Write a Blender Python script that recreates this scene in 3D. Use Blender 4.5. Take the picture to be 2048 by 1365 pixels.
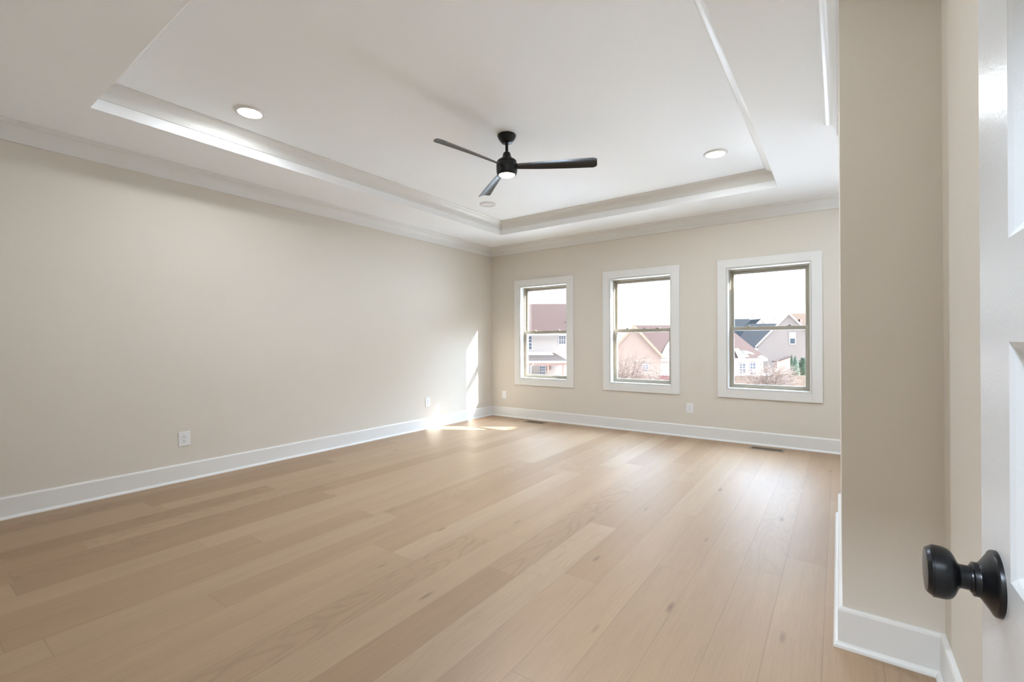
import bpy, bmesh, math, random
from mathutils import Vector, Matrix
random.seed(7)
R = math.radians
for o in list(bpy.data.objects): bpy.data.objects.remove(o)
C = bpy.context.scene
COL = C.collection

# ------------------------------------------------------------------ camera
CAM_YAW, CAM_PITCH, CAM_ROLL, CAM_F = 0.6206, 0.0023, -0.0044, 913.35
cam = bpy.data.cameras.new('camera'); camo = bpy.data.objects.new('camera', cam); COL.objects.link(camo)
cam.sensor_width = 36; cam.lens = CAM_F / 2048 * 36; cam.clip_start = .02; cam.clip_end = 1500
fw = Vector((-math.sin(CAM_YAW)*math.cos(CAM_PITCH), math.cos(CAM_YAW)*math.cos(CAM_PITCH), math.sin(CAM_PITCH)))
r0 = Vector((math.cos(CAM_YAW), math.sin(CAM_YAW), 0)); u0 = r0.cross(fw)
rr = r0*math.cos(CAM_ROLL) + u0*math.sin(CAM_ROLL); uu = -r0*math.sin(CAM_ROLL) + u0*math.cos(CAM_ROLL)
M = Matrix((rr, uu, -fw)).transposed().to_4x4(); M.translation = (0, 0, 1.2)
camo.matrix_world = M
C.camera = camo

# ------------------------------------------------------------------ sky, sun, exposure
w = bpy.data.worlds.new('sky'); C.world = w; w.use_nodes = True
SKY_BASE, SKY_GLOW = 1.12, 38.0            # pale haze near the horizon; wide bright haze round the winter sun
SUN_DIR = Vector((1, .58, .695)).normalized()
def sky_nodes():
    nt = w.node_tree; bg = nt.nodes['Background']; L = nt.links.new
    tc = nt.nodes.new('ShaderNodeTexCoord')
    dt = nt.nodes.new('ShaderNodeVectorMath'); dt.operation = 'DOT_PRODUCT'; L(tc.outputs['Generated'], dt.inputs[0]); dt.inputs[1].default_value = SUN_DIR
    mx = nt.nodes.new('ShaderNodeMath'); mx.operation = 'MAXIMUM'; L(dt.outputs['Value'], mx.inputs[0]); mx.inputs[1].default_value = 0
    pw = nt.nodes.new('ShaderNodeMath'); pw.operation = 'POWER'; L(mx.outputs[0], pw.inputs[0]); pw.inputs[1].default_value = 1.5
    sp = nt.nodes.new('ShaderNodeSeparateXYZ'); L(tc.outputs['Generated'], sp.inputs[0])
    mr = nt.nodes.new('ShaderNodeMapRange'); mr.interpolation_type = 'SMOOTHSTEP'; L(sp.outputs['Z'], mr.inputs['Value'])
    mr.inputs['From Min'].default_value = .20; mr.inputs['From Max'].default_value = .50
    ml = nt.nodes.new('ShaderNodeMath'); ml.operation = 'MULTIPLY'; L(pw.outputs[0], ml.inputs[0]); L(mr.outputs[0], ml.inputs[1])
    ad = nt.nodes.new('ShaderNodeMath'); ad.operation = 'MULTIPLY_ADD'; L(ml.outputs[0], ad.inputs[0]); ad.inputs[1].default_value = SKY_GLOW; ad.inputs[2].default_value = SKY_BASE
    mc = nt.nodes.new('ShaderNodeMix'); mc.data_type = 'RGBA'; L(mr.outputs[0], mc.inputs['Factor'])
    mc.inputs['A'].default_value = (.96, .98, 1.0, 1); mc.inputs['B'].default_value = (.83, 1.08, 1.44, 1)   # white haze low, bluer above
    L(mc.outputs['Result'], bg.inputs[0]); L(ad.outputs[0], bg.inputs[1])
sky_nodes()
sun = bpy.data.lights.new('sun', 'SUN'); sun.energy = 30.0; sun.angle = R(.53); sun.color = (1, .95, .87)
so = bpy.data.objects.new('sun', sun); COL.objects.link(so)
so.rotation_euler = (-SUN_DIR).to_track_quat('-Z', 'Y').to_euler()
so.location = (30, 20, 25)
C.view_settings.view_transform = 'Standard'; C.view_settings.look = 'None'
C.view_settings.gamma = 1; C.view_settings.use_curve_mapping = False
C.view_settings.exposure = 0.16
CAN_W, FAN_W, HALL_FILL_W, RECESS_FILL_W = 11, 30, 68, 30

# ------------------------------------------------------------------ materials
def nodes(name):
    m = bpy.data.materials.new(name); m.use_nodes = True
    nt = m.node_tree; b = nt.nodes['Principled BSDF']
    return m, nt, b
def mat(name, col, rough=.5, var=.03, scale=30, bump=0, spec=.5, metal=0, bscale=None):
    m, nt, b = nodes(name)
    b.inputs['Roughness'].default_value = rough; b.inputs['Metallic'].default_value = metal
    b.inputs['Specular IOR Level'].default_value = spec
    tc = nt.nodes.new('ShaderNodeTexCoord'); n = nt.nodes.new('ShaderNodeTexNoise')
    n.inputs['Scale'].default_value = scale; n.inputs['Detail'].default_value = 4
    nt.links.new(tc.outputs['Object'], n.inputs['Vector'])
    mx = nt.nodes.new('ShaderNodeMix'); mx.data_type = 'RGBA'
    mx.inputs['A'].default_value = tuple(c*(1-var) for c in col)+(1,)
    mx.inputs['B'].default_value = tuple(min(1, c*(1+var)) for c in col)+(1,)
    nt.links.new(n.outputs['Fac'], mx.inputs['Factor']); nt.links.new(mx.outputs['Result'], b.inputs['Base Color'])
    if bump:
        n2 = nt.nodes.new('ShaderNodeTexNoise'); n2.inputs['Scale'].default_value = bscale or scale*8
        nt.links.new(tc.outputs['Object'], n2.inputs['Vector'])
        bp = nt.nodes.new('ShaderNodeBump'); bp.inputs['Strength'].default_value = bump; bp.inputs['Distance'].default_value = .002
        nt.links.new(n2.outputs['Fac'], bp.inputs['Height']); nt.links.new(bp.outputs['Normal'], b.inputs['Normal'])
    return m
def emit(name, col, s):
    m, nt, b = nodes(name)
    b.inputs['Base Color'].default_value = (.9, .9, .88, 1)
    b.inputs['Emission Color'].default_value = col+(1,); b.inputs['Emission Strength'].default_value = s
    return m
WALL = mat('wall_paint', (.69, .632, .548), .6, .012, 3, .15, .3, bscale=220)
CEIL = mat('ceiling_paint', (.94, .95, .955), .8, .01, 2, 0, .2)
TRIM = mat('trim_paint', (.765, .75, .715), .32, .01, 6, 0, .45)
DOORP = mat('door_paint', (.665, .675, .675), .27, .01, 6, .12, .5, bscale=260)
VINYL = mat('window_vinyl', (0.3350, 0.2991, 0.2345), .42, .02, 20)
BLACK = mat('black_metal', (.006, .006, .0065), .30, .05, 40, spec=.3)
BLADE = mat('black_blade', (.010, .010, .010), .30, .08, 25, spec=.45)
PLATE = mat('white_plastic', (.80, .80, .79), .35, .01, 20)
SLOT = mat('socket_slot', (.06, .055, .05), .6)
CANW = mat('fixture_white', (.78, .77, .75), .4, .01, 20)
BRONZE = mat('register_metal', (.30, .24, .17), .4, .08, 60, 0, .5, .5)
DUCT = mat('register_duct', (.02, .016, .012), .9)
LENS = emit('lamp_lens', (1, .95, .88), 7.0)
FLENS = emit('fan_lens', (1, .90, .76), 7.0)
def glass():
    m = bpy.data.materials.new('window_glass'); m.use_nodes = True; nt = m.node_tree; nt.nodes.clear()
    out = nt.nodes.new('ShaderNodeOutputMaterial'); t = nt.nodes.new('ShaderNodeBsdfTransparent'); g = nt.nodes.new('ShaderNodeBsdfGlossy')
    t.inputs[0].default_value = (.97, .985, .98, 1); g.inputs['Roughness'].default_value = .02
    lw = nt.nodes.new('ShaderNodeLayerWeight'); lw.inputs[0].default_value = .5
    pw = nt.nodes.new('ShaderNodeMath'); pw.operation = 'POWER'; pw.inputs[1].default_value = 4.0; nt.links.new(lw.outputs['Facing'], pw.inputs[0])
    f = nt.nodes.new('ShaderNodeMath'); f.operation = 'MULTIPLY_ADD'; f.inputs[1].default_value = .7; f.inputs[2].default_value = .025; nt.links.new(pw.outputs[0], f.inputs[0])
    mx = nt.nodes.new('ShaderNodeMixShader')
    nt.links.new(f.outputs[0], mx.inputs[0]); nt.links.new(t.outputs[0], mx.inputs[1]); nt.links.new(g.outputs[0], mx.inputs[2])
    nt.links.new(mx.outputs[0], out.inputs[0]); return m
GLASS = glass()

def floor_mat():
    m, nt, b = nodes('oak_planks'); L = nt.links.new
    def N(t, **k):
        n = nt.nodes.new(t)
        for a, v in k.items(): setattr(n, a, v)
        return n
    def math_(op, a, bb=None, c=None):
        n = N('ShaderNodeMath', operation=op)
        for i, v in enumerate((a, bb, c)):
            if v is None: continue
            if isinstance(v, (int, float)): n.inputs[i].default_value = v
            else: L(v, n.inputs[i])
        return n.outputs[0]
    tc = N('ShaderNodeTexCoord'); sp = N('ShaderNodeSeparateXYZ'); L(tc.outputs['Object'], sp.inputs[0])
    X, Y = sp.outputs[0], sp.outputs[1]
    W = .1845
    xr = math_('DIVIDE', math_('ADD', X, .24+40*W), W); row = math_('FLOOR', xr); fx = math_('FRACT', xr)
    w1 = N('ShaderNodeTexWhiteNoise', noise_dimensions='1D'); L(row, w1.inputs['W'])
    PL = math_('ADD', math_('MULTIPLY', w1.outputs[0], .8), 1.5)
    off = math_('MULTIPLY', w1.outputs[0], 37.3)
    yr = math_('ADD', math_('DIVIDE', math_('ADD', Y, 40), PL), off); pk = math_('FLOOR', yr); fy = math_('FRACT', yr)
    cv = N('ShaderNodeCombineXYZ'); L(row, cv.inputs[0]); L(pk, cv.inputs[1])
    w2 = N('ShaderNodeTexWhiteNoise', noise_dimensions='2D'); L(cv.outputs[0], w2.inputs['Vector'])
    rnd = w2.outputs[0]
    sc = N('ShaderNodeSeparateColor'); L(w2.outputs['Color'], sc.inputs[0])
    # seams
    dx = math_('MULTIPLY', math_('MINIMUM', fx, math_('SUBTRACT', 1, fx)), W)
    dy = math_('MULTIPLY', math_('MINIMUM', fy, math_('SUBTRACT', 1, fy)), PL)
    d = math_('MINIMUM', dx, dy)
    seam = N('ShaderNodeMapRange'); L(d, seam.inputs['Value']); seam.inputs['From Min'].default_value = .0006; seam.inputs['From Max'].default_value = .0022
    # plank-local coordinates
    pz = math_('MULTIPLY', rnd, 91.0)
    def vec(sx, sy):
        c = N('ShaderNodeCombineXYZ'); L(math_('MULTIPLY', X, sx), c.inputs[0]); L(math_('MULTIPLY', Y, sy), c.inputs[1]); L(pz, c.inputs[2]); return c.outputs[0]
    def noise(v, s, det=4, dist=0, rough=.5):
        n = N('ShaderNodeTexNoise'); L(v, n.inputs['Vector']); n.inputs['Scale'].default_value = s
        n.inputs['Detail'].default_value = det; n.inputs['Distortion'].default_value = dist; n.inputs['Roughness'].default_value = rough
        return n.outputs['Fac']
    fine = noise(vec(90, 3), 1.6, 5, .3, .6)
    broad = noise(vec(7, .7), 1.0, 3, .6)
    # cathedral figure: contour lines of a stretched noise
    cath = noise(vec(6.5, 1.15), 1.0, 1.5, .25, .4)
    ring = math_('ABSOLUTE', math_('SUBTRACT', math_('FRACT', math_('MULTIPLY', cath, 16)), .5))
    gate = N('ShaderNodeMapRange'); L(sc.outputs[1], gate.inputs['Value']); gate.inputs['From Min'].default_value = .45; gate.inputs['From Max'].default_value = .9
    # knots
    vo = N('ShaderNodeTexVoronoi'); L(vec(6.5, 1.7), vo.inputs['Vector']); vo.inputs['Scale'].default_value = 1.0
    kn = N('ShaderNodeMapRange'); L(vo.outputs['Distance'], kn.inputs['Value']); kn.inputs['From Min'].default_value = .02; kn.inputs['From Max'].default_value = .11
    ks = N('ShaderNodeSeparateColor'); L(vo.outputs['Color'], ks.inputs[0])
    kgate = math_('GREATER_THAN', ks.outputs[0], .50)
    knot = math_('MULTIPLY', math_('SUBTRACT', 1, kn.outputs[0]), kgate)
    # colour
    ramp = N('ShaderNodeValToRGB'); L(rnd, ramp.inputs[0])
    e = ramp.color_ramp.elements; e[0].position = 0; e[0].color = (0.328, 0.210, 0.124, 1); e[1].position = 1; e[1].color = (0.397, 0.276, 0.175, 1)
    for p, c in ((.3, (0.355, 0.230, 0.138, 1)), (.6, (0.372, 0.249, 0.154, 1)), (.85, (0.384, 0.256, 0.156, 1))):
        q = ramp.color_ramp.elements.new(p); q.color = c
    def mul(a, fac, lo, hi):
        mr = N('ShaderNodeMapRange'); L(fac, mr.inputs['Value']); mr.inputs['From Min'].default_value = lo[0]; mr.inputs['From Max'].default_value = hi[0]
        mr.inputs['To Min'].default_value = lo[1]; mr.inputs['To Max'].default_value = hi[1]
        n = N('ShaderNodeVectorMath', operation='SCALE'); L(a, n.inputs[0]); L(mr.outputs[0], n.inputs['Scale']); return n.outputs[0]
    col = mul(ramp.outputs[0], fine, (.3, .93), (.7, 1.06))
    col = mul(col, broad, (.3, .95), (.7, 1.05))
    rg = math_('MULTIPLY', math_('SUBTRACT', .5, ring), gate.outputs[0])
    col = mul(col, rg, (.25, 1.0), (.5, .87))
    def mixc(a, fac, c):
        n = N('ShaderNodeMix', data_type='RGBA'); L(fac, n.inputs['Factor']); L(a, n.inputs['A']); n.inputs['B'].default_value = c; return n.outputs['Result']
    col = mixc(col, math_('MULTIPLY', knot, .85), (.16, .10, .065, 1))
    inv = math_('MULTIPLY', math_('SUBTRACT', 1, seam.outputs[0]), .55)
    col = mixc(col, inv, (.22, .15, .10, 1))
    L(col, b.inputs['Base Color'])
    rmr = N('ShaderNodeMapRange'); L(fine, rmr.inputs['Value']); rmr.inputs['To Min'].default_value = .40; rmr.inputs['To Max'].default_value = .52
    L(rmr.outputs[0], b.inputs['Roughness']); b.inputs['Specular IOR Level'].default_value = .35
    h = math_('ADD', math_('MULTIPLY', seam.outputs[0], 1.0), math_('MULTIPLY', fine, .12))
    bp = N('ShaderNodeBump'); bp.inputs['Strength'].default_value = .25; bp.inputs['Distance'].default_value = .001
    L(h, bp.inputs['Height']); L(bp.outputs[0], b.inputs['Normal'])
    return m
OAK = floor_mat()

def striped(name, col, axis, pitch, dark=.82, rough=.7, var=.04):
    """siding / shingle courses: a narrow darker line every `pitch` metres along one object axis"""
    m = mat(name, col, rough, var, 2.0, spec=.15); nt = m.node_tree; b = nt.nodes['Principled BSDF']
    base = b.inputs['Base Color'].links[0].from_socket
    tc = nt.nodes.new('ShaderNodeTexCoord'); sp = nt.nodes.new('ShaderNodeSeparateXYZ'); nt.links.new(tc.outputs['Object'], sp.inputs[0])
    a = nt.nodes.new('ShaderNodeMath'); a.operation = 'DIVIDE'; a.inputs[1].default_value = pitch; nt.links.new(sp.outputs[axis], a.inputs[0])
    f = nt.nodes.new('ShaderNodeMath'); f.operation = 'FRACT'; nt.links.new(a.outputs[0], f.inputs[0])
    mr = nt.nodes.new('ShaderNodeMapRange'); nt.links.new(f.outputs[0], mr.inputs['Value'])
    mr.inputs['From Min'].default_value = 0; mr.inputs['From Max'].default_value = .25; mr.inputs['To Min'].default_value = dark; mr.inputs['To Max'].default_value = 1
    s = nt.nodes.new('ShaderNodeVectorMath'); s.operation = 'SCALE'; nt.links.new(base, s.inputs[0]); nt.links.new(mr.outputs[0], s.inputs['Scale'])
    nt.links.new(s.outputs[0], b.inputs['Base Color']); return m
SIDE_CREAM = striped('cream_siding', (0.1880, 0.1426, 0.1094), 2, .16)
SIDE_TAN = striped('tan_siding', (0.1420, 0.0925, 0.0676), 2, .16)
SIDE_GREY = striped('grey_siding', (0.1209, 0.0907, 0.0741), 2, .16, .92)
SIDE_WHITE = striped('white_siding', (0.1830, 0.1435, 0.1172), 2, .16)
ROOF_BROWN = striped('brown_shingles', (0.0247, 0.0107, 0.0065), 2, .14, .85, .9, .12)
ROOF_PINK = striped('rosy_shingles', (0.0334, 0.0167, 0.0119), 2, .14, .88, .9, .10)
ROOF_GREY = striped('grey_shingles', (0.0255, 0.0182, 0.0149), 2, .14, .85, .9, .10)
ROOF_SLATE = striped('slate_shingles', (0.0006, 0.0004, 0.0014), 2, .14, .85, .9, .10)
ROOF_BLUE = striped('bluish_shingles', (0.0019, 0.0025, 0.0031), 2, .14, .85, .9, .10)
ROOF_TAN = striped('tan_shingles', (0.0473, 0.0271, 0.0159), 2, .14, .88, .9, .10)
EXT_WHITE = mat('exterior_white', (0.1880, 0.1494, 0.1250), .5)
EXT_TAN = mat('exterior_tan', (0.1268, 0.0738, 0.0405), .6)
EXT_BROWN = mat('porch_wood', (0.0945, 0.0406, 0.0217), .6, .1)
PANE_EXT = mat('far_window_glass', (.030, .034, .040), .25, spec=.2)
PANE_PALE = mat('far_window_blind', (0.248, 0.232, 0.198), .4)
SNOW = mat('snow', (0.3326, 0.2803, 0.2431), .7, .02, 4)
FENCE_TAN = striped('fence_tan', (0.0788, 0.0500, 0.0331), 0, .143, .62, .8, .3)
FENCE_RED = mat('fence_red', (0.0487, 0.0062, 0.0018), .8, .2, 6)
TWIG = mat('dry_twigs', (0.0863, 0.0495, 0.0304), .8, .2, 5)
BARK = mat('winter_bark', (0.122, 0.088, 0.066), .9, .2, 3)
GREEN = mat('conifer_green', (0.0142, 0.0272, 0.0079), .8, .35, 6)
FARTREE = mat('far_woods', (0.099, 0.096, 0.092), .95, .2, .3)
def ground_mat():
    m, nt, b = nodes('winter_lawn'); b.inputs['Roughness'].default_value = .95
    tc = nt.nodes.new('ShaderNodeTexCoord'); n = nt.nodes.new('ShaderNodeTexNoise'); n.inputs['Scale'].default_value = .09; n.inputs['Detail'].default_value = 6
    nt.links.new(tc.outputs['Object'], n.inputs['Vector'])
    r = nt.nodes.new('ShaderNodeValToRGB'); e = r.color_ramp.elements
    e[0].position = .30; e[0].color = (.42, .38, .30, 1); e[1].position = .44; e[1].color = (.86, .87, .90, 1)
    nt.links.new(n.outputs['Fac'], r.inputs[0]); nt.links.new(r.outputs[0], b.inputs['Base Color']); return m
GROUND = ground_mat()

# ------------------------------------------------------------------ mesh helpers
class MB:
    def __init__(s): s.bm = bmesh.new()
    def face(s, pts):
        return s.bm.faces.new([s.bm.verts.new(p) for p in pts])
    def poly(s, bottom, top):
        """closed solid between two matching rings"""
        b = [s.bm.verts.new(p) for p in bottom]; t = [s.bm.verts.new(p) for p in top]; n = len(b)
        s.bm.faces.new(b[::-1]); s.bm.faces.new(t)
        for i in range(n): s.bm.faces.new((b[i], b[(i+1) % n], t[(i+1) % n], t[i]))
        return s
    def box(s, x0, x1, y0, y1, z0, z1):
        return s.poly([(x0,y0,z0),(x1,y0,z0),(x1,y1,z0),(x0,y1,z0)], [(x0,y0,z1),(x1,y0,z1),(x1,y1,z1),(x0,y1,z1)])
    def slab(s, pts, n, t):
        n = Vector(n).normalized()*t
        return s.poly([tuple(Vector(p)) for p in pts], [tuple(Vector(p)+n) for p in pts])
    def lathe(s, prof, seg=48, mtx=None, cap0=False, cap1=False):
        """profile of (radius, z) turned round local z"""
        rings = []
        for r, z in prof:
            if r < 1e-6: rings.append([s.bm.verts.new((0, 0, z))]); continue
            rings.append([s.bm.verts.new((r*math.cos(2*math.pi*i/seg), r*math.sin(2*math.pi*i/seg), z)) for i in range(seg)])
        new = [v for r in rings for v in r]
        for a, b in zip(rings, rings[1:]):
            for i in range(seg):
                j = (i+1) % seg
                if len(a) == 1: s.bm.faces.new((a[0], b[i], b[j]))
                elif len(b) == 1: s.bm.faces.new((a[i], a[j], b[0]))
                else: s.bm.faces.new((a[i], a[j], b[j], b[i]))
        if cap0 and len(rings[0]) > 1: s.bm.faces.new(rings[0][::-1])
        if cap1 and len(rings[-1]) > 1: s.bm.faces.new(rings[-1])
        if mtx is not None: bmesh.ops.transform(s.bm, matrix=mtx, verts=new)
        return s
    def tube(s, pts, rad, seg=3):
        prev = None
        for k, p in enumerate(pts):
            p = Vector(p); d = (Vector(pts[min(k+1, len(pts)-1)])-Vector(pts[max(k-1, 0)])).normalized()
            a = d.orthogonal().normalized(); b = d.cross(a); r = rad[k]
            ring = [s.bm.verts.new(p+a*r*math.cos(2*math.pi*i/seg)+b*r*math.sin(2*math.pi*i/seg)) for i in range(seg)]
            if prev:
                for i in range(seg): s.bm.faces.new((prev[i], prev[(i+1) % seg], ring[(i+1) % seg], ring[i]))
            prev = ring
        return s
    def build(s, name, m, parent=None, smooth=False, bevel=0, loc=None, seg=2, sharp=40):
        bmesh.ops.recalc_face_normals(s.bm, faces=s.bm.faces)
        me = bpy.data.meshes.new(name); s.bm.to_mesh(me); s.bm.free()
        if smooth:
            for p in me.polygons: p.use_smooth = True
            me.set_sharp_from_angle(angle=R(sharp))
        me.materials.append(m)
        o = bpy.data.objects.new(name, me); COL.objects.link(o)
        if parent is not None: o.parent = parent
        if loc: o.location = loc
        if bevel:
            md = o.modifiers.new('edge', 'BEVEL'); md.width = bevel; md.segments = seg; md.limit_method = 'ANGLE'; md.angle_limit = R(50)
        return o
def tag(o, label=None, cat=None, group=None, kind=None):
    if label: o['label'] = label
    if cat: o['category'] = cat
    if group: o['group'] = group
    if kind: o['kind'] = kind
    return o
def empty(name, loc=(0, 0, 0), rz=0):
    o = bpy.data.objects.new(name, None); COL.objects.link(o); o.location = loc; o.rotation_euler = (0, 0, rz); o.empty_display_size = .1
    return o
def struct(o, label, cat): return tag(o, label, cat, kind='structure')
def children(o): return [c for c in bpy.data.objects if c.parent is o]
def copy_tree(o, parent=None):
    c = o.copy(); COL.objects.link(c); c.parent = parent
    for ch in children(o): copy_tree(ch, c)
    return c
def light(name, parent, loc, watts, col, size, spread=180):
    l = bpy.data.lights.new(name, 'AREA'); l.shape = 'DISK'; l.size = size; l.energy = watts; l.color = col; l.spread = R(spread)
    o = bpy.data.objects.new(name, l); COL.objects.link(o); o.parent = parent; o.location = loc; return o

# mouldings: profile (offset from wall, z) swept along a path with mitred corners; the room lies on the left of the path
def sweep(path, prof, closed=False):
    P = [Vector((x, y)) for x, y in path]; n = len(P); secs = []
    for i in range(n):
        def nrm(a, b): d = (b-a).normalized(); return Vector((-d.y, d.x))
        na = nrm(P[i-1], P[i]) if (closed or i > 0) else None
        nb = nrm(P[i], P[(i+1) % n]) if (closed or i < n-1) else None
        if na is None: mv = nb
        elif nb is None: mv = na
        else: mv = (na+nb)/(1+na.dot(nb))
        secs.append([(P[i].x+mv.x*o, P[i].y+mv.y*o, z) for o, z in prof])
    segs = []
    for i in range(n if closed else n-1):
        m = MB(); m.poly(secs[i], secs[(i+1) % n]); segs.append(m)
    return segs

# ------------------------------------------------------------------ room shell
XL, YB, XR, XE, YN = -4.6638, 5.9422, .008, .305, -.03
YP, YC, XF = 2.222, 3.84, 2.5          # pillar face, far corner of the short right wall, far right wall
ZC, ZT = 2.74, 2.915
TX0, TX1, TY0, TY1 = -3.9535, -.4846, .8233, 5.2604
HY = -1.9                               # hall depth behind the doorway
T = .16
DX0, DX1, DZ = -.615, .18, 2.05         # doorway in the near wall
struct(MB().box(XL-T, XF+T, HY-T, YB+.2, -.2, 0).build('floor', OAK), 'pale oak wide plank floor running towards the windows', 'floor')
c = MB()
c.box(XL-T, TX0, HY-T, YB+.2, ZC, 3.1); c.box(TX1, XF+T, HY-T, YB+.2, ZC, 3.1)
c.box(TX0, TX1, HY-T, TY0, ZC, 3.1); c.box(TX0, TX1, TY1, YB+.2, ZC, 3.1); c.box(TX0, TX1, TY0, TY1, ZT, 3.1)
struct(c.build('ceiling', CEIL), 'white ceiling with a raised rectangular tray in the middle', 'ceiling')
struct(MB().box(XL-T, XL, YN-T, YB+.2, 0, ZC).build('wall_left', WALL), 'long plain beige wall on the left', 'wall')
WINS = [(-4.1866, -3.1402), (-2.6761, -1.6338), (-1.1866, -.1389)]
WZ0, WZ1, CW = .5272, 2.1702, .0985
OP = [(a+CW+.003, b-CW-.003) for a, b in WINS]; OZ0, OZ1 = WZ0+CW+.003, WZ1-CW-.003
m = MB(); WY1 = YB+.17
xs = [XL] + [v for p in OP for v in p] + [XF+T]
m.box(XL, XF+T, YB, WY1, 0, OZ0); m.box(XL, XF+T, YB, WY1, OZ1, ZC)
for i in range(0, len(xs), 2): m.box(xs[i], xs[i+1], YB, WY1, OZ0, OZ1)
struct(m.build('wall_back', WALL), 'beige back wall with three windows', 'wall')
struct(MB().box(XR, XE+T, YP, YC, 0, ZC).build('wall_right', WALL), 'beige wall end jutting in on the right', 'wall')
struct(MB().box(XE, XE+T, YN-T, YP, 0, ZC).build('wall_entry', WALL), 'narrow beige wall strip beside the open door', 'wall')
struct(MB().box(XE+T, XF+T, YC-T, YC, 0, ZC).build('wall_recess', WALL), 'beige wall of the recess behind the wall end', 'wall')
struct(MB().box(XF, XF+T, YC, YB, 0, ZC).build('wall_far_right', WALL), 'beige wall at the end of the recess', 'wall')
m = MB(); m.box(XL, DX0, YN-.12, YN, 0, ZC); m.box(DX1, XE, YN-.12, YN, 0, ZC); m.box(DX0, DX1, YN-.12, YN, DZ, ZC)
struct(m.build('wall_near', WALL), 'beige wall with the doorway the room is seen from', 'wall')
m = MB(); m.box(-2.0-T, -2.0, HY, YN-.12, 0, ZC); m.box(1.6, 1.6+T, HY, YN-.12, 0, ZC); m.box(-2.0-T, 1.6+T, HY-T, HY, 0, ZC); m.box(XE+T, 1.6, YN-.12, YN, 0, ZC)
struct(m.build('wall_hall', WALL), 'beige hall walls behind the doorway', 'wall')

base_path = [(XE, YN), (XE, YP), (XR, YP), (XR, YC), (XF, YC), (XF, YB), (XL, YB), (XL, YN), (DX0-.1, YN)]
bnames = ['entry', 'end', 'right', 'recess', 'far_right', 'back', 'left', 'near']
bl = ['beside the open door', 'across the wall end on the right', 'along the short right wall', 'in the recess', 'at the end of the recess', 'under the three windows', 'along the long left wall', 'beside the doorway']
bprof = [(0, 0), (.016, 0), (.016, .140), (.013, .148), (.009, .152), (0, .152)]
qprof = [(.0155, 0), (.031, 0), (.0305, .006), (.028, .012), (.024, .017), (.019, .020), (.0155, .0205)]
for a, b, nme, lb in zip(sweep(base_path, bprof), sweep(base_path, qprof), bnames, bl):
    o = a.build('baseboard_'+nme, TRIM); struct(o, 'white baseboard '+lb, 'baseboard'); b.build('shoe_moulding', TRIM, o, smooth=True)
crown_path = base_path[:-1]
def crown_prof(z0, z1, p):
    h = z1-z0; pts = [(0, z0), (.010, z0), (.012, z0+.10*h)]
    for k in range(9):                                             # cove between two fillets
        t = k/8*math.pi/2
        pts.append((.016+(p-.030)*(1-math.cos(t)), z0+.16*h+(.66*h)*math.sin(t)))
    pts += [(p-.010, z0+.86*h), (p-.004, z0+.90*h), (p, z0+.93*h), (p, z1), (0, z1)]
    return pts
tn = 0
cl = ['beside the open door', 'across the wall end on the right', 'along the short right wall', 'in the recess', 'at the end of the recess', 'above the three windows', 'above the long left wall', 'above the doorway']
for sgm, lb in zip(sweep(crown_path, crown_prof(2.607, ZC, .085), True), cl):
    tn += 1; struct(sgm.build('trim_%d' % tn, TRIM, smooth=True), 'white crown moulding '+lb, 'crown moulding')
tray_path = [(TX1, TY0), (TX1, TY1), (TX0, TY1), (TX0, TY0)]
for sgm, lb in zip(sweep(tray_path, crown_prof(2.815, ZT, .10), True), ['right', 'window', 'left', 'near']):
    tn += 1; struct(sgm.build('trim_%d' % tn, TRIM, smooth=True), 'white crown moulding inside the ceiling tray, %s side' % lb, 'crown moulding')
# doorway casing
m = MB()
for (yy0, yy1) in ((YN, YN+.018),):
    m.box(DX0-.09, DX0, yy0, yy1, 0, DZ+.09); m.box(DX1, DX1+.09, yy0, yy1, 0, DZ+.09); m.box(DX0, DX1, yy0, yy1, DZ, DZ+.09)
tn += 1; struct(m.build('trim_%d' % tn, TRIM), 'white casing round the doorway', 'door casing')

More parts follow.
